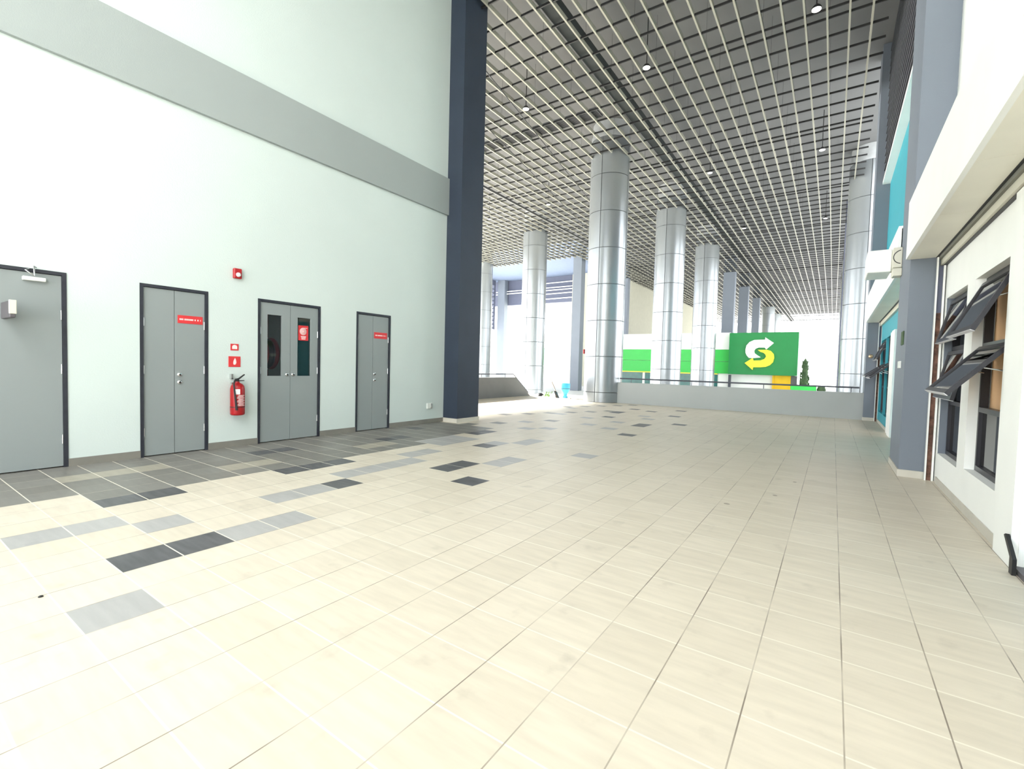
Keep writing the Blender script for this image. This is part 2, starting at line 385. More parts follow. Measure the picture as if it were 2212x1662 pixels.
# wall signs
def wall_sign(name, y0, y1, z0, z1, label, x=XL, marks=()):
    s_=thing(name,(x,(y0+y1)/2,z0),label,'sign')
    m=MB(); m.bbox(x+0.0005,x+0.006,y0,y1,z0,z1,0.0015); part(m,'sign_plate',M['red_sign'],s_)
    return s_
def bars(root, rows, m_, name='lettering', x=XL):
    m=MB()
    for (y0,y1,z0,z1) in rows: m.box(x+0.0062,x+0.0072,y0,y1,z0,z1)
    return part(m,name,m_,root)
def word_row(y0, z0, h, widths, gap):
    out=[]; y=y0
    for wd in widths:
        if wd>0: out.append((y,y+wd,z0,z0+h))
        y+=abs(wd)+gap
    return out
DX=-6.762
s1=wall_sign('door_sign',2.455,2.735,1.635,1.735,'red strip sign on the nearer windowless double door',x=DX)
bars(s1,word_row(2.475,1.675,0.02,[.011,.011,.011,-.004,.010,.010,.012,.010,.010,.012,.010,-.008,.012,-.012,.012,-.012,.006],0.004),M['sign_white'],x=DX)
s2=wall_sign('door_sign',5.48,5.77,1.635,1.745,'red strip sign on the narrow double door by the dark column',x=DX)
bars(s2,word_row(5.505,1.68,0.02,[.011,.011,.011,-.004,.010,.010,.012,.010,.010,.012,.010,-.008,.012,-.012,.012,-.012,.006],0.004),M['sign_white'],x=DX)
s3=wall_sign('hose_reel_sign',4.06,4.225,1.515,1.745,'red square sign with white coiled hose emblem on the glass panel',x=-6.779)
m=MB(); cx,cz=4.137,1.655
for r0,r1 in ((0.047,0.055),(0.034,0.042),(0.021,0.029),(0.0,0.014)):
    m.lathe([(r0,0.0062),(r1,0.0062),(r1,0.0074),(r0,0.0074)],(-6.779,cy:=cx,cz),28,axis='X',cap=False) if r0>0 else m.cyl((-6.779,cx,cz),r1,0.0062,0.0074,16,axis='X')
m.box(-6.7728,-6.7716,4.14,4.205,1.703,1.711)
part(m,'hose_emblem',M['sign_white'],s3)
bars(s3,[(4.10,4.185,1.572,1.583),(4.105,4.18,1.553,1.564),(4.11,4.175,1.534,1.545)],M['sign_white'],x=-6.779)
s4=wall_sign('extinguisher_sign',3.045,3.20,1.095,1.24,'red square sign with white flame, right above the extinguisher')
m=MB(); m.prism([(3.118,1.125),(3.135,1.13),(3.145,1.155),(3.14,1.19),(3.128,1.22),(3.118,1.20),(3.108,1.18),(3.104,1.15),(3.108,1.13)],'YZ',XL+0.0062,XL+0.0072)
part(m,'flame_emblem',M['sign_white'],s4)
s5=wall_sign('call_point_sign',3.07,3.175,1.32,1.41,'small red plate with pale dome emblem, upper of the two near the extinguisher')
m=MB(); m.prism([(3.09,1.34),(3.155,1.34),(3.155,1.375),(3.145,1.39),(3.122,1.397),(3.10,1.39),(3.09,1.375)],'YZ',XL+0.0062,XL+0.0072); part(m,'dome_emblem',M['sign_white'],s5)
# alarm
al=thing('fire_alarm',(XL,3.145,2.29),'small red fire alarm sounder high on the white wall','fire alarm')
m=MB(); m.bbox(XL,XL+0.055,3.095,3.195,2.295,2.43,0.008); part(m,'alarm_box',M['red'],al)
m=MB(); m.lathe([(0.030,0.0),(0.028,0.014),(0.016,0.026),(0.0,0.030)],(XL+0.055,3.145,2.345),20,axis='X',cap=False); part(m,'alarm_lens',M['label_white'],al)
# extinguisher
ex=thing('fire_extinguisher',(-6.645,3.115,0.445),'red fire extinguisher hung on the white wall beside the glazed door','fire extinguisher')
ec=(-6.645,3.115,0.0)
m=MB(); m.lathe([(0.070,0.445),(0.084,0.452),(0.088,0.47),(0.088,0.80),(0.080,0.84),(0.058,0.868),(0.028,0.882),(0.024,0.90)],ec,36); part(m,'cylinder_body',M['red'],ex)
m=MB(); m.lathe([(0.0895,0.553),(0.0895,0.563)],ec,36,cap=False); part(m,'black_band',M['black'],ex)
m=MB(); m.cyl(ec,0.020,0.90,0.935,16); m.cyl((ec[0],ec[1]-0.03,0.922),0.016,0,0.012,16,axis='Y'); part(m,'valve',M['black'],ex)
m=MB(); m.prism([(3.08,0.935),(3.125,0.945),(3.20,1.00),(3.21,0.992),(3.135,0.93)],'YZ',-6.655,-6.635); m.prism([(3.09,0.915),(3.20,0.918),(3.20,0.908),(3.09,0.90)],'YZ',-6.655,-6.635); part(m,'lever',M['black'],ex)
m=MB(); m.tube([(-6.60,3.085,0.925),(-6.58,3.05,0.915),(-6.565,3.03,0.87),(-6.555,3.035,0.78),(-6.55,3.05,0.62),(-6.55,3.06,0.52)],[0.011]*4+[0.012,0.015],10); part(m,'discharge_hose',M['rubber'],ex)
m=MB(); m.lathe([(0.0890,0.73),(0.0890,0.80)],ec,10,cap=False,a0=math.radians(-50),a1=math.radians(-5),smooth=True); part(m,'inspection_tag',M['label_white'],ex)
m=MB()
for q in range(9):
    z=0.575+q*0.017; m.lathe([(0.0888,z),(0.0888,z+0.008)],ec,8,cap=False,a0=math.radians(-30+ (q%3)*6),a1=math.radians(40-(q%2)*12))
part(m,'instruction_print',M['sign_white'],ex)
m=MB(); m.box(XL,-6.70,3.06,3.085,0.93,1.0); part(m,'wall_hook',M['steel'],ex)
m=MB(); m.box(XL,-6.70,3.07,3.16,0.87,0.885); part(m,'wall_bracket',M['steel'],ex)
# socket
so=thing('wall_socket',(XL,6.87,0.29),'small weatherproof wall socket near the dark column base','socket')
m=MB(); m.bbox(XL,XL+0.03,6.80,6.94,0.295,0.41,0.006); part(m,'socket_plate',M['plastic'],so)
m=MB(); m.bbox(XL+0.03,XL+0.045,6.885,6.93,0.305,0.40,0.004); part(m,'socket_cover',M['steel'],so)
# projecting box sign at left edge
bx=thing('projecting_lightbox',(XL,0.97,1.55),'dark projecting box with cream end at the left frame edge','light box')
m=MB(); m.bbox(XL,-6.36,0.952,0.992,1.54,1.70,0.006); part(m,'box_body',M['tile_dark_box'],bx)
m=MB(); m.bbox(-6.36,-6.345,0.946,0.998,1.575,1.705,0.004); part(m,'end_cap',M['cream_trim'],bx)
# debris speck
m=MB(); m.lathe([(0.0,0.001),(0.011,0.001),(0.008,0.006),(0.0,0.008)],(-3.20,0.57,0),9,cap=False); tag(m.build('pebble',M['black']),'tiny black pebble on the pale tiles near the left edge','pebble')

# ------------------------------------------------------------------ dark column
m=MB(); m.box(-7.35,-6.365,7.301,8.0,0.0,9.79); struct(m,'wall_column',M['navy'],'tall dark navy rectangular column at the end of the white wall','column')
m=MB(); m.box(-6.365,-6.35,7.28,8.015,0,0.085); m.box(-6.735,-6.365,7.282,7.3005,0,0.085); struct(m,'baseboard_column',M['skirting_r'],'pale tile skirting round the dark column','skirting')

# ------------------------------------------------------------------ canopy: deck, beams, open slat ceiling
m=MB()
m.box(-22.5,1.0,-1.8,28.8,9.8,10.2); m.box(-14.6,1.7,28.8,80,9.8,10.2); m.box(1.0,1.7,-1.8,28.8,9.8,10.2)
struct(m,'ceiling',M['deck'],'dark grey canopy deck above the open slat ceiling','ceiling')
m=MB(); m.box(-5.385,-5.075,-1.7,79,8.71,8.95); struct(m,'ceiling_beam',M['deck_dark'],'dark lengthwise beam above the slats','beam')
ZG=8.60
cg=thing('slat_ceiling_grid',(-6,20,ZG),'open ceiling grid of cream lengthwise slats and thin black cross slats','slat ceiling')
m=MB(); x=-0.43+0.385*2
while x>-22.3:
    m.box(x-0.018,x+0.018,-1.7 if x>-6.7 else 8.05,79 if x>-14.5 else 28.6,ZG,ZG+0.10); x-=0.385
part(m,'lengthwise_slats',M['slat'],cg)
m=MB(); ys=[]; b0=11.62-5.4*3
while b0<80:
    ys+= [b0]+[b0+0.3+0.6375*k for k in range(0,8)]; b0+=5.4
for y in ys:
    if -1.7<y<79: m.box((-6.7 if y<8.05 else -22.3) if y<28.6 else -14.4,0.62,y-0.012,y+0.012,ZG+0.012,ZG+0.06)
part(m,'cross_slats',M['cross'],cg)
m=MB()
for a in range(0,26):
    for b in range(0,22):
        x,y=-0.43-0.385*3*a,7.0+1.5*b
        if x>(-6.7 if y<8.05 else -22) and y<28: m.box(x-0.002,x+0.002,y-0.002,y+0.002,ZG+0.06,9.8)
part(m,'hanger_wires',M['black'],cg,kind='stuff')
ag=thing('air_grille',(-8.2,12.9,8.69),'long dark air grille band set above the slats, left of the nearest round column','air grille')
m=MB(); m.box(-11.6,-6.0,12.66,13.16,8.70,8.76); part(m,'grille_frame',M['louvre'],ag)
m=MB()
for q in range(9): m.box(-11.58,-6.02,12.69+q*0.052,12.70+q*0.052,8.688,8.70)
part(m,'grille_blades',M['black'],ag)
def conduit(p,q,r,label):
    m=MB(); m.tube([p,q],r,8); tag(m.build('ceiling_conduit',M['black']),label,'conduit')
conduit((-12.1,8.3,8.50),(-12.1,28.3,8.50),0.045,'thickest black conduit running under the slat ceiling, leftmost of the three')
conduit((-7.0,6.6,8.55),(-9.6,21.6,8.55),0.014,'thin black slanting conduit under the slats, nearest the big round column')
conduit((-8.6,8.4,8.55),(-11.8,27,8.55),0.014,'thin black slanting conduit under the slats, between the thick one and the nearest one')

# pendant lamps
def pendant():
    r=thing('pendant_lamp',(0,0,8.52),'x','lamp','small round pendant lamps under the slat ceiling')
    m=MB(); m.lathe([(0.085,0.0),(0.088,0.03),(0.06,0.07),(0.02,0.10),(0.0,0.10)],(0,0,0),24,cap=False); m.build('lamp_shade',M['black'],r)
    m=MB(); m.cyl((0,0,0),0.082,-0.006,0.004,24); m.build('lamp_lens',M['lens'],r)
    m=MB(); m.cyl((0,0,0),0.011,0.10,1.28,8); m.build('lamp_cord',M['black'],r)
    return r
lamps=[(-0.60,11.3,'pendant lamp nearest the right wall, at the very top of the picture'),
 (-4.05,11.3,'pendant lamp on a dark cord, top middle of the ceiling'),
 (-7.52,11.3,'pendant lamp hanging left of the nearest round column'),
 (-0.62,18.4,'pendant lamp on the right side, second from the front'),
 (-4.07,18.45,'pendant lamp right of the nearest round column, second row'),
 (-10.9,18.4,'small pendant lamp just above the left slim column'),
 (-0.62,26.5,'third pendant lamp along the right side'),
 (-4.06,26.4,'third pendant lamp right of the row of round columns'),
 (-14.5,18.75,'small pendant lamp right beside the dark navy column'),
 (-13.9,26.0,'tiny far pendant lamp between the left column and the nearest round column')]
p0=pendant()
for k,(x,y,lb) in enumerate(lamps):
    o=p0 if k==0 else copy_tree(p0)
    o.location=(x,y,8.50); o['label']=lb

# ------------------------------------------------------------------ round clad columns
def round_column(R, ztop):
    r=thing('round_column',(0,0,0),'x','column','round silver clad columns under the canopy')
    m=MB(); m.cyl((0,0,0),R-0.025,0,9.35,48); m.build('column_core',M['joint'],r)
    zs=[-0.0,0.355]+[0.355+1.265*k for k in range(1,8)]
    m=MB(); g=0.010
    for a,b in zip(zs[:-1],zs[1:]):
        a_,b_=a+g,b-g
        # four curved panels per storey, narrow joints between
        for q in range(4):
            ang0=math.radians(-90+90*q)+0.010/R; ang1=math.radians(90*q)-0.010/R
            m.lathe([(R,a_),(R,b_)],(0,0,0),14,cap=False,a0=ang0,a1=ang1)
            for hh in (a_,b_): m.lathe([(R-0.02,hh),(R,hh)],(0,0,0),14,cap=False,a0=ang0,a1=ang1,smooth=False)
    m.build('cladding_panels',M['column'],r)
    m=MB(); m.lathe([(R*0.985,9.215),(R*0.985,9.36),(R*0.93,9.42),(R*0.93,ztop)],(0,0,0),40,cap=False); m.build('column_neck',M['neck'],r)
    return r
rc=round_column(0.68,9.795)
cols=[(-6.9,15.9,0,'nearest and biggest round silver column, at the left end of the grey parapet'),
 (-6.6,22.5,-.45,'second round silver column of the middle row, behind the parapet'),
 (-6.55,29.9,-.45,'third round silver column of the middle row, left of the green sign'),
 (-14.1,22.5,-.45,'slim looking round column standing left of the blue barrel'),
 (-21.6,27.4,-.45,'round column half hidden by the dark navy column edge'),
 (0.85,22.5,-.45,'round column nearest the right pillars, behind the parapet'),
 (0.85,30.0,-.45,'second round column behind the right pillars'),
 (0.85,37.5,-.45,'third round column in the right row, mostly hidden'),
 (0.85,45.0,-.45,'farthest visible round column in the right row'),
 (-6.4,60.5,-.45,'far round column behind the green sign, left of its pair'),
 (-6.4,68.0,-.45,'farthest round column behind the green sign')]
for k,(x,y,z,lb) in enumerate(cols):
    o=rc if k==0 else copy_tree(rc)
    o.location=(x,y,z); o['label']=lb
    if z<0: o.scale=(1,1,(9.795-z)/9.795)

# ------------------------------------------------------------------ parapets and rails
m=MB(); m.box(-6.30,0.72,15.70,15.86,0,0.725); struct(m,'wall_parapet',M['parapet'],'low grey parapet wall across the end of the terrace','parapet')
pr=thing('parapet_railing',(-2.7,15.78,0.725),'dark handrail on short posts along the low grey parapet','railing')
m=MB(); m.tube([(-6.2,15.78,0.865),(0.60,15.78,0.865)],0.024,10); part(m,'handrail',M['rail'],pr)
for x in (-5.79,-3.77,-1.70,0.42):
    m=MB(); m.cyl((x,15.78,0),0.010,0.725,0.845,8); part(m,'rail_post',M['rail'],pr)
m=MB(); m.prism([(8.2,0),(16.36,0),(15.26,0.765),(8.2,0.765)],'YZ',-10.46,-10.30); struct(m,'wall_ramp_parapet',M['grey_panel'],'grey ramp parapet with sloping end left of the slim column','parapet')
lr=thing('ramp_railing',(-10.38,13,0.765),'dark handrail on the sloping grey ramp parapet','railing')
m=MB(); m.tube([(-10.38,8.3,0.885),(-10.38,15.21,0.885),(-10.38,16.32,0.13)],0.022,10); part(m,'handrail',M['rail'],lr)
for y in (10.6,11.9,13.2,14.65):
    m=MB(); m.cyl((-10.38,y,0),0.010,0.765,0.87,8); part(m,'rail_post',M['rail'],lr)

# ------------------------------------------------------------------ bits on the floor by the ramp
br=thing('barrel_stand',(-8.72,16.35,0),'light blue plastic barrel on a narrow foot beside a leaning broom','barrel')
m=MB(); m.lathe([(0.09,0.0),(0.12,0.02),(0.075,0.10),(0.08,0.16)],(-8.66,16.35,0),20); part(m,'barrel_foot',M['barrel'],br)
m=MB(); m.lathe([(0.08,0.16),(0.14,0.25),(0.175,0.34),(0.18,0.36),(0.18,0.56),(0.172,0.575),(0.165,0.56),(0.16,0.3)],(-8.66,16.35,0),28,cap=False); m.lathe([(0.0,0.19),(0.10,0.20)],(-8.66,16.35,0),20,cap=False); part(m,'barrel_body',M['barrel'],br)
m=MB(); m.lathe([(0.183,0.355),(0.186,0.365),(0.183,0.375)],(-8.66,16.35,0),28,cap=False); part(m,'barrel_hoop',M['rail'],br)
bm=thing('broom',(-8.95,16.2,0),'broom with dark head leaning against the blue barrel','broom')
m=MB(); m.tube([(-9.35,16.35,0.75),(-8.93,16.10,0.22)],0.016,8); part(m,'broom_stick',M['wood'],bm)
m=MB(); m.prism([(-8.98,0.27),(-8.90,0.22),(-8.78,0.003),(-8.90,0.003)],'XZ',16.02,16.12); part(m,'broom_head',M['rubber'],bm)
db=thing('rag_pile',(-10.0,16.6,0),'dark crumpled rags at the foot of the slim round column','rags')
m=MB(); m.lathe([(0.17,0.0),(0.15,0.05),(0.07,0.09),(0.0,0.10)],(-10.15,16.9,0),9,cap=False); part(m,'rag',M['black'],db)
m=MB(); m.lathe([(0.13,0.0),(0.11,0.04),(0.0,0.08)],(-9.9,16.45,0),7,cap=False); part(m,'rag',M['rubber'],db)
wd=thing('weed_clump',(-9.6,16.5,0),'green weed cuttings lying between rags and barrel','plant')
m=MB()
for q in range(26):
    a=random.uniform(0,2*PI); l=random.uniform(.08,.26); x,y=-9.6+random.uniform(-.14,.14),16.5+random.uniform(-.1,.1)
    dx,dy=math.cos(a)*l*.7,math.sin(a)*l*.7; h=random.uniform(.06,.26)
    m.add([(x-.015,y,0.0),(x+.015,y,0.0),(x+dx+.01,y+dy,h),(x+dx-.01,y+dy,h)],[(0,1,2,3)])
part(m,'leaves',M['leaf'],wd)
st=thing('short_stick',(-8.0,15.5,0.01),'short dark stick lying left of the nearest round column','stick')
m=MB(); m.tube([(-8.32,16.0,0.13),(-8.16,15.85,0.02)],0.02,8); part(m,'stick_body',M['wood'],st)

# ------------------------------------------------------------------ right side: pillars, shop fronts
XW=1.02
def pillar(n,y0,y1,lb):
    m=MB(); m.box(0.70,XW+0.6,y0,y1,0,9.79); struct(m,'wall_pillar_%d'%n,M['slate'],lb,'pillar')
    m=MB(); m.box(0.688,0.70,y0-0.012,y1+0.012,0,0.085); m.box(0.70,0.93,y0-0.012,y0-0.0005,0,0.085)
    struct(m,'baseboard_pillar_%d'%n,M['skirting_r'],'pale tile skirting of the pillar','skirting')
pillar(1,7.30,8.35,'blue grey square pillar nearest on the right')
pillar(2,15.60,16.40,'blue grey square pillar at the parapet end')
# shop wall 1
wr=MB(); XB=1.17
A=(6.15,7.17); B=(4.85,5.85); ZS,ZT=0.38,2.10
def wbox(y0,y1,z0,z1): wr.box(XW,XB,y0,y1,z0,z1)
wbox(4.25,B[0],0,2.5); wbox(B[1],A[0],0,2.5); wbox(A[1],7.299,0,2.5)
wbox(B[0],B[1],0,ZS); wbox(A[0],A[1],0,ZS-0.04); wbox(B[0],B[1],ZT,2.5); wbox(A[0],A[1],ZT,2.5)
wbox(-4,3.2,0,2.5); wbox(3.2,4.25,2.12,2.5)
wr.box(XW,1.6,-4,7.299,2.72,9.79)
struct(wr,'wall_right',M['white_paint'],'white shop wall with two window openings','wall')
rv=MB(); rv.box(XW+0.005,XB,7.165,7.175,0.34,2.10); struct(rv,'trim_2',M['slate'],'slate painted window reveal next to the pillar','trim')
m=MB(); m.box(XW-0.012,XW-0.0005,4.65,7.12,0,0.075); struct(m,'baseboard_right',M['skirting_r'],'pale skirting under the white shop wall','skirting')
# room behind
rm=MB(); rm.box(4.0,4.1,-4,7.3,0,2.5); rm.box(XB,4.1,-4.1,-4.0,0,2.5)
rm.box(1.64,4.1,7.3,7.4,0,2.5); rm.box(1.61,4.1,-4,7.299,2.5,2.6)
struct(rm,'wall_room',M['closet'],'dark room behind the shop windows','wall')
bl=thing('lit_wall_panel',(1.32,5.3,0.95),'orange panel standing in for the lit room wall behind the nearer shop window','stand-in panel')  # added panel close behind the frame, in place of the lit room wall
m=MB(); m.box(1.158,1.166,4.87,5.83,0.93,2.095); part(m,'panel_sheet',M['orange'],bl)
m=MB(); m.cyl((1.162,0,0.925),0.008,4.87,5.83,10,axis='Y') ; part(m,'bottom_bar',M['cream_trim'],bl)
pt=thing('cupboard',(1.7,5.3,0),'white and grey cupboard seen through the lower window pane','cupboard')
m=MB(); m.box(1.6,2.0,5.55,6.05,0,0.92); part(m,'white_side',M['label_white'],pt)
m=MB(); m.box(1.55,2.0,4.5,5.549,0,0.92); part(m,'grey_front',M['curtain'],pt)

def window(n, y0, y1, z0, z1, zr, xf, label, gl, sashes, groups=None):
    """frame in the plane x=xf; zr = rail heights; sashes = list of (ztop, zbot, tilt degrees)"""
    r=thing('window_%d'%n,(xf,(y0+y1)/2,z0),label,'window',kind='structure'); t=0.035
    m=MB(); m.box(xf-0.03,xf+0.03,y0,y0+t,z0,z1); m.box(xf-0.03,xf+0.03,y1-t,y1,z0,z1)
    m.box(xf-0.03,xf+0.03,y0+t,y1-t,z0,z0+t*1.3); m.box(xf-0.03,xf+0.03,y0+t,y1-t,z1-t,z1)
    for z in zr: m.box(xf-0.03,xf+0.03,y0+t,y1-t,z-0.022,z+0.022)
    part(m,'window_frame',M['alu_black'],r)
    m=MB(); m.box(xf-0.003,xf+0.003,y0+t,y1-t,z0+t*1.3,zr[-1]-0.022); part(m,'fixed_pane',gl,r)
    for (zt,zb,deg) in sashes:
        e=bpy.data.objects.new('open_sash',None); C.objects.link(e); e.parent=r
        e.location=(-0.035,0,zt-z0); e.rotation_euler=(0,math.radians(deg),0)
        L=zt-zb; hw=(y1-y0)/2-t-0.004; f=0.04
        m=MB(); m.box(-0.03,0,-hw,-hw+f,-L,0); m.box(-0.03,0,hw-f,hw,-L,0); m.box(-0.03,0,-hw+f,hw-f,-f,0); m.box(-0.03,0,-hw+f,hw-f,-L,-L+f)
        m.build('sash_frame',M['alu_black'],e)
        m=MB(); m.box(-0.018,-0.012,-hw+f,hw-f,-L+f,-f); m.build('sash_pane',gl,e)
        m=MB(); m.box(-0.03,0.0,-hw,hw,-L-0.004,-L-0.0005); m.build('bright_edge',M['alu_edge'],e)
        # stay arms
        a=math.radians(deg)
        for yy in (-hw+0.01,hw-0.01):
            m=MB(); pth=[(-0.0,yy,-L*0.45),(0.0+math.cos(a)*L*0.45*math.tan(a)*0.98,yy,-L*0.28)]
            m.tube(pth,0.006,6); m.build('stay_arm',M['steel'],e)
    return r
XF=1.12
window(1,B[0],B[1],ZS,ZT,[1.50,0.93],XF,'black framed window with two sashes swung open, nearest on the right',M['glass'],[(2.04,1.52,25),(1.47,0.94,41)])
window(2,A[0],A[1],ZS-0.04,ZT,[1.53,0.93],XF,'black framed window between pillar and nearest window, sashes slightly open',M['glass'],[(2.05,1.57,14),(1.49,0.97,12)])

# awning box along the white wall
aw=thing('awning_box',(0.8,2,2.6),'white boxed awning along the nearest shop wall','awning')
m=MB(); m.box(0.655,0.69,-4,7.299,2.60,3.27); m.box(0.69,XW,-4,7.299,3.235,3.27); part(m,'fascia',M['white_paint'],aw)
m=MB()
for a,b in ((-4,1.56),(1.565,4.168),(4.172,5.41),(5.414,7.299)): m.box(0.69,0.925,a,b,2.60,2.615)
part(m,'soffit_panels',M['cream_panel'],aw)
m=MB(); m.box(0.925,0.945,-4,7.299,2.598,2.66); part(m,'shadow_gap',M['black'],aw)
sh=thing('shutter_housing',(1.0,2,2.47),'cream roller shutter housing under the white awning','shutter housing')
m=MB(); m.box(0.946,1.6,-4,7.299,2.565,2.655); part(m,'housing_top',M['curtain'],sh)
m=MB(); m.box(0.968,XW-0.001,-4,7.299,2.50,2.564); part(m,'housing_lip',M['cream_trim'],sh)
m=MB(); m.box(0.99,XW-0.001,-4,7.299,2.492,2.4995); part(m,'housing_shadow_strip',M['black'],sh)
sh2=MB(); sh2.box(XW,1.6,-4,7.299,2.656,2.719); struct(sh2,'trim_3',M['cream_trim'],'cream strip above the shutter housing','trim')
# shutter guide channels
def guide(y, label):
    g=thing('shutter_guide',(0.95,y,0),label,'shutter guide')
    m=MB(); m.box(0.930,0.944,y-0.06,y-0.01,0,2.59); m.box(0.990,1.008,y-0.06,y-0.01,0,2.49); part(m,'guide_channel',M['white_paint'],g)
    m=MB(); m.box(0.946,0.989,y-0.035,y-0.015,0.0,1.95); part(m,'rusty_track',M['rust'],g)
    m=MB(); m.box(0.946,0.989,y-0.035,y-0.015,1.95,2.49); part(m,'grey_track',M['bluegrey'],g)
guide(7.285,'white shutter guide with rusty track beside the nearest pillar')
guide(15.585,'thin shutter guide beside the far pillar at the parapet')
# doorway at the right edge
m=MB(); m.box(0.985,XW-0.0005,4.26,4.64,0,2.49); struct(m,'trim_4',M['white_paint'],'white door pilaster at the right edge','trim')
d5=thing('door_5',(1.14,3.7,0),'pale blue door leaf at the right edge','door',kind='structure')
m=MB(); m.box(1.13,1.17,3.2,4.25,0.02,2.12); part(m,'door_leaf',M['pale_door'],d5)
hb=thing('shutter_bracket',(1.0,4.1,0),'bent black metal bracket on the threshold at the right edge','bracket')
m=MB(); m.box(0.96,0.98,4.10,4.16,0.0,0.10); m.prism([(4.10,0.10),(4.16,0.10),(4.30,0.20),(4.27,0.215)],'YZ',0.96,0.98); part(m,'bracket_arm',M['black'],hb)
m=MB(); m.box(0.99,1.10,3.4,4.20,0.002,0.035); part(m,'bracket_foot',M['tile_dark_box'],hb)

# shop front 2 (beyond the first pillar)
X2=1.0
w2=MB()
w2.box(X2,X2+0.15,8.351,11.7,0,2.60); w2.box(X2,X2+0.15,11.7,15.599,2.55,2.60)
w2.box(X2,X2+0.6,8.351,15.599,2.601,6.2); w2.box(X2,X2+0.15,12.75,15.599,0,0.29); w2.box(X2,X2+0.15,11.7,15.599,2.10,2.549)
w2.box(X2,X2+0.15,14.06,14.14,0.29,2.1); w2.box(X2,X2+0.15,15.44,15.599,0.29,2.1)
struct(w2,'wall_shop',M['teal'],'teal painted shop wall beyond the nearest pillar','wall')
m=MB(); m.box(X2-0.03,X2+0.15,12.25,12.749,0,2.12); m.box(X2-0.05,X2+0.15,11.7,12.249,0,2.12); struct(m,'trim_5',M['white_paint'],'white door surround on the teal shop front','trim')
m=MB(); m.box(X2-0.012,X2-0.0005,12.75,15.5,0,0.075); struct(m,'baseboard_shop',M['skirting_r'],'pale skirting under the teal shop front','skirting')
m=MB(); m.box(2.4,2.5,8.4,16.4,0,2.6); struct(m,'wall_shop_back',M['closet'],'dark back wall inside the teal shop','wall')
window(3,14.14,15.44,0.29,2.10,[1.52,0.93],X2+0.08,'far teal tinted window with open sashes',M['glass_teal'],[(2.05,1.55,22),(1.48,0.97,52)])
window(4,12.75,14.06,0.29,2.10,[1.52,0.93],X2+0.08,'teal tinted window beside the white door surround',M['glass_teal'],[(1.48,0.97,48)])
a2=thing('awning_box',(0.8,12,2.6),'white boxed awning over the teal shop front','awning')
m=MB(); m.box(0.655,0.69,8.351,15.599,2.60,3.27); m.box(0.69,X2,8.351,15.599,3.235,3.27); part(m,'fascia',M['white_paint'],a2)
m=MB(); m.box(0.69,0.925,8.351,15.599,2.60,2.615); part(m,'soffit_panels',M['cream_panel'],a2)
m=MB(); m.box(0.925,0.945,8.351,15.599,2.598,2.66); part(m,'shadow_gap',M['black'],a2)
m=MB(); m.box(0.955,X2-0.001,8.351,15.599,2.50,2.598); struct(m,'trim_6',M['cream_trim'],'cream shutter lip on the teal shop front','trim')
# boxes on the pillar
ab=thing('wall_unit',(0.5,8.6,2.65),'white cabinet unit sticking out above the first pillar corner','cabinet')
m=MB(); m.bbox(0.33,0.60,8.36,9.0,2.66,2.97,0.01); part(m,'unit_body',M['white_paint'],ab)
m=MB(); m.bbox(0.601,0.699,8.20,8.34,2.68,2.95,0.006); m.box(0.601,0.654,8.34,8.7,2.70,2.93); part(m,'side_bracket',M['cream_trim'],ab)
m=MB(); m.lathe([(0.085,-0.004),(0.095,-0.004),(0.095,-0.001),(0.085,-0.001)],(0.695,8.20,2.82),20,axis='Y',cap=False,a0=PI*0.55,a1=PI*1.45); part(m,'dark_ring',M['black'],ab)
lb2=thing('under_box',(0.66,8.3,2.56),'small cream box below the white cabinet unit','box')
m=MB(); m.bbox(0.60,0.699,8.15,8.34,2.56,2.665,0.006); part(m,'box_body',M['cream_trim'],lb2)
# exit sign and switch on pillar side
eg=thing('green_plate',(0.69,7.6,1.6),'small dark green plate on the side of the nearest pillar','plate')
m=MB(); m.bbox(0.688,0.6995,7.50,7.70,1.60,1.77,0.003); part(m,'plate_body',M['cypress'],eg)
sw=thing('wall_switch',(0.69,7.72,1.31),'small white switch on the side of the nearest pillar','switch')
m=MB(); m.bbox(0.68,0.6995,7.62,7.82,1.31,1.40,0.003); part(m,'switch_plate',M['plastic'],sw)
bb=thing('door_bell',(0.8,15.59,1.71),'small round brass bell on the far pillar','bell')
m=MB(); m.lathe([(0.0,-0.05),(0.03,-0.045),(0.05,-0.02),(0.052,-0.001)],(0.80,15.60,1.71),16,axis='Y',cap=False); part(m,'bell_dome',M['brass'],bb)
# louvre box above the teal wall
lv=thing('louvre_screen',(0.9,12,6.2),'dark horizontal louvre screen high above the teal wall','louvre')
m=MB(); m.box(0.90,1.0,8.351,15.599,6.26,9.79); part(m,'backing',M['louvre'],lv)
m=MB(); z=6.35
while z<9.7: m.prism([(0.90,z),(0.855,z-0.02),(0.855,z+0.03),(0.90,z+0.07)],'XZ',8.351,15.599); z+=0.19
part(m,'louvre_blades',M['louvre'],lv)
m=MB(); m.box(0.84,0.999,8.351,15.599,6.18,6.259); part(m,'white_drip_edge',M['white_paint'],lv)

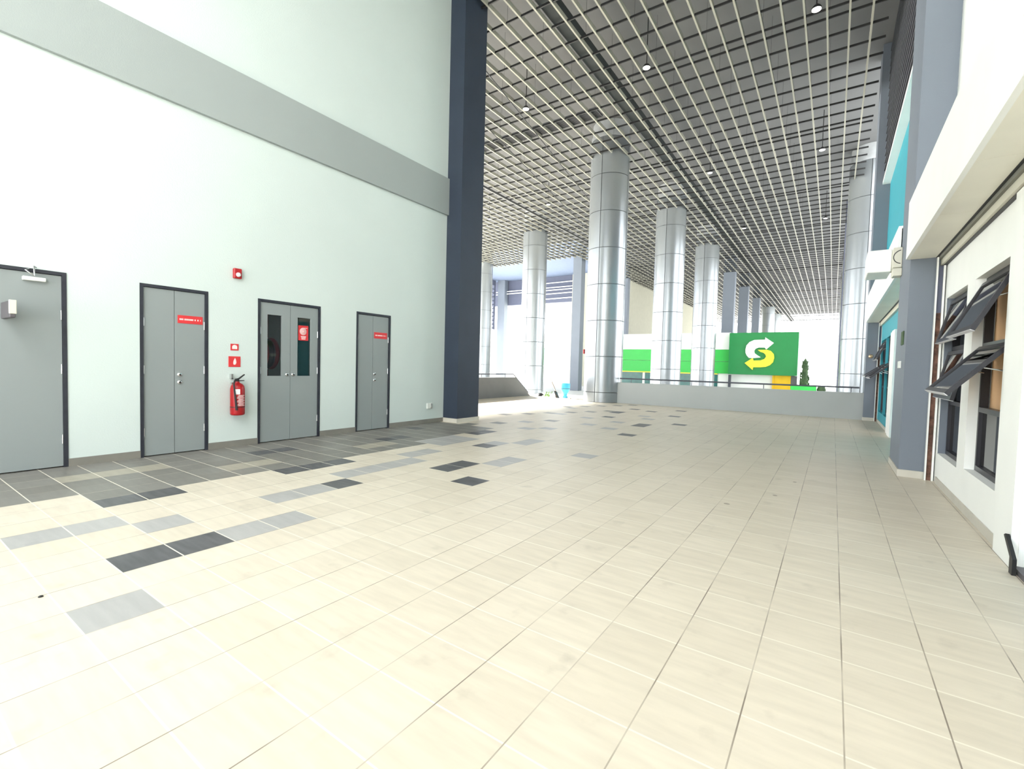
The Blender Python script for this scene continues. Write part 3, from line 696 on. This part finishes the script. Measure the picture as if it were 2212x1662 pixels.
# ------------------------------------------------------------------ background: restaurant with green sign
rs=thing('restaurant',(-7,34,-0.45),'low white and green restaurant building with dark windows behind the parapet','building')
m=MB(); m.box(-13.6,-1.9,33.0,36.6,-0.45,3.6); part(m,'white_walls',M['white_paint'],rs)
m=MB(); m.box(-13.0,-5.56,32.88,33.0,2.63,3.72); part(m,'white_parapet',M['white_paint'],rs)
m=MB(); m.box(-13.0,-5.56,32.84,32.99,1.86,2.62); m.box(-13.0,-5.56,32.84,32.99,1.07,1.84); part(m,'green_fascia',M['green'],rs)
m=MB(); m.box(-13.0,-6.25,32.83,32.99,1.0,1.06); part(m,'yellow_line',M['yellow'],rs)
for a,b in ((-12.9,-11.3),(-11.1,-8.0),(-7.8,-6.25)):
    m=MB(); m.box(a,b,32.95,32.995,-0.3,0.98); part(m,'shop_window',M['shop_glass'],rs)
m=MB(); m.box(-5.56,-5.42,32.7,32.9,-0.45,1.0); part(m,'dark_post',M['rail'],rs)
m=MB(); m.box(-3.08,-2.98,32.75,32.9,-0.45,1.04); m.box(-2.98,-2.10,32.8,32.98,-0.45,1.04); part(m,'amber_panel',M['amber'],rs)
m=MB(); m.box(-2.09,-1.78,32.8,32.98,-0.45,1.04); part(m,'grey_panel',M['grey_panel'],rs)
sg=thing('logo_sign',(-3.6,32.6,1.05),'large dark green sign panel with white and yellow arrow letter','sign')
m=MB(); m.box(-5.54,-1.77,32.4,32.82,1.05,3.66); part(m,'sign_panel',M['green_dark'],sg)
# arrow letter: image picks (x right, z up) in the sign plane
def zp(px,py): # emblem crop units -> sign plane
    x=-4.58+(px-360)/(785-360)*(1.54); z=3.34-(py-625)/(1100-625)*1.98
    return x,z
wh=[(655,622),(785,705),(675,800),(655,772),(560,772),(515,790),(497,820),(505,855),(540,880),(600,915),(575,920),(480,930),(420,925),(385,890),(365,850),(362,800),(375,740),(420,690),(490,660),(655,655)]
ye=[(550,805),(690,805),(745,820),(790,865),(800,920),(785,985),(740,1030),(680,1055),(600,1062),(492,1064),(485,1103),(358,1003),(480,925),(492,965),(600,960),(655,940),(680,905),(670,875),(640,850),(590,835)]
m=MB(); m.prism([zp(*p) for p in wh],'XZ',32.25,32.395); part(m,'white_arrow',M['white_paint'],sg)
m=MB(); m.prism([zp(*p) for p in ye],'XZ',32.25,32.395); part(m,'yellow_arrow',M['yellow'],sg)

gb=thing('green_board',(-1.3,30,-0.45),'low bright green board right of the restaurant','board')
m=MB(); m.bbox(-1.92,-0.72,30.0,30.3,-0.45,0.54,0.02); part(m,'board_panel',M['green'],gb)
bu=thing('dark_shrub',(-0.55,30.2,-0.45),'small dark shrub at the end of the green board','shrub')
m=MB(); m.lathe([(0.05,0),(0.06,0.5),(0.16,0.62),(0.22,0.8),(0.16,0.98),(0.0,1.03)],(-0.5,30.3,-0.45),11,cap=False); part(m,'foliage',M['cypress'],bu)
cy=thing('cypress',(-1.35,31.8,-0.45),'narrow grey green cypress beside the logo sign','tree')
m=MB()
prof=[(0.08,0.0),(0.17,0.35),(0.18,0.8),(0.16,1.5),(0.13,2.1),(0.08,2.4),(0.0,2.56)]
m.lathe([(r*1.0,z) for r,z in prof],(-1.35,31.8,-0.45),13,cap=False)
for q in range(120):
    z=random.uniform(0.2,2.3); r=0.17*(1-max(0,(z-1.4)/1.4)); a=random.uniform(0,2*PI)
    x,y=-1.35+math.cos(a)*r,31.8+math.sin(a)*r; s_=random.uniform(.04,.09)
    m.add([(x-s_,y,z-.45),(x+s_,y+.02,z-.45),(x+math.cos(a)*.08,y+math.sin(a)*.08,z-.45+s_*2.5)],[(0,1,2)])
part(m,'foliage',M['cypress'],cy)
m=MB(); m.cyl((-1.35,31.8,0),0.05,-0.45,-0.2,8); part(m,'trunk',M['wood'],cy)
pl=thing('downpipe',(0.28,30,-0.45),'thin dark purple grey pole beside the right round columns','pole')
m=MB(); m.cyl((0.22,28.6,0),0.055,-0.45,9.79,12); part(m,'pole_shaft',M['bluegrey'],pl)

# ------------------------------------------------------------------ far pillars, walls and the building wing at left
def rect_pillar(x0,x1,y0,y1,lb,z1=9.79,m_='slate'):
    m=MB(); m.box(x0,x1,y0,y1,-0.45,z1); tag(m.build('square_pillar',M[m_]),lb,'pillar','square grey pillars beyond the parapet')
rect_pillar(-7.1,-6.3,38,38.6,'square grey pillar just left above the logo sign')
rect_pillar(-7.1,-6.35,45,45.6,'square grey pillar behind the logo sign, second from the left')
rect_pillar(-7.0,-6.35,52.5,53.1,'square grey pillar behind the logo sign, third from the left')
rect_pillar(-14.75,-14.15,37,37.5,'square grey pillar right of the nearest round column')
rect_pillar(-15.55,-14.9,30,30.6,'square grey pillar left of the nearest round column',11.2)
m=MB(); m.box(-20,-14.4,38.5,46,-0.45,9.7); struct(m,'wall_block_1',M['beige_wall'],'beige grey wall block behind the restaurant, nearer','wall')
m=MB(); m.box(-20,-14.0,49,62,-0.45,9.7); struct(m,'wall_block_2',M['beige_wall'],'beige wall block behind the restaurant, farther','wall')
m=MB(); m.box(-46,-14.9,28.9,47,11.3,11.6); struct(m,'ceiling_wing',M['pale_blue'],'pale blue grey soffit of the building wing at left','soffit')
m=MB(); m.box(-46,-15.6,46,46.6,8.4,11.29); struct(m,'wall_wing',M['bluegrey'],'blue grey beam wall of the wing at left','wall')
for k,(x0,x1,z,yy) in enumerate(((-34,-15.8,10.0,45.7),(-34,-15.8,9.72,45.7),(-27.5,-15.8,9.35,45.7),(-27.5,-15.8,8.8,45.7),(-27.5,-15.8,10.55,45.7))):
    m=MB(); m.tube([(x0,yy,z),(x1,yy,z+0.1)],0.055,8)
    tag(m.build('wall_pipe',M['white_paint']),('upper long white pipe across the far blue grey wall','second long white pipe across the far blue grey wall','third white pipe on the far blue grey wall, below the long ones','lowest white pipe on the far blue grey wall','topmost white pipe on the far blue grey wall')[k],'pipe','white pipes on the far wall')
m=MB(); m.box(-33.4,-32.4,45.2,45.9,-0.45,11.29); tag(m.build('square_pillar',M['slate']),'square grey pillar beside the far louvred windows','pillar','square grey pillars beyond the parapet')
lw=thing('louvred_window',(-33.8,40,6.5),'row of open louvre windows under the wing soffit at left','louvred window')
m=MB()
for k in range(5): m.box(-33.9,-33.7,36.5+k*2.1,36.75+k*2.1,5.5,11.29)
m.box(-33.95,-33.65,36.5,45.1,10.7,11.29); part(m,'window_posts',M['bluegrey'],lw)
m=MB()
for k in range(11): m.box(-33.86,-33.76,36.5,45.1,5.6+k*0.46,5.72+k*0.46)
part(m,'louvre_blades',M['bluegrey'],lw)

m=MB(); m.bbox(-26.9,-24.9,45.0,45.15,1.4,3.3,0.02); m.box(-26.4,-26.3,45.03,45.12,-0.45,1.4); m.box(-25.5,-25.4,45.03,45.12,-0.45,1.4)
fs=thing('far_signboard',(-25.9,45.1,-0.45),'faint pale turquoise board far away between two round columns','board')
part(m,'board_panel',mat('pale_teal',(0.42,0.72,0.72)),fs)
rk=thing('red_call_plate',(-7.53,15.62,1.75),'tiny red plate on the left side of the nearest round column','plate')
m=MB(); m.bbox(-7.585,-7.54,15.60,15.70,1.72,1.88,0.004); part(m,'plate_body',M['red'],rk)

SPOT=mat('oil_spot',(0.36,0.31,0.25),0.6,var=0.3,scale=30)
for k,(x,y,r_,lb) in enumerate(((-0.75,4.62,0.026,'small dark oil spot on the beige tiles, middle of the floor'),(-0.42,5.25,0.022,'faint dark scuff on the beige tiles toward the right pillar'),(-0.30,6.05,0.02,'farthest small scuff spot on the beige tiles'))):
    m=MB(); m.lathe([(0.0,0.0015),(r_*0.6,0.0015),(r_,0.0008)],(x,y,0),11,cap=False); tag(m.build('floor_spot',SPOT),lb,'stain')
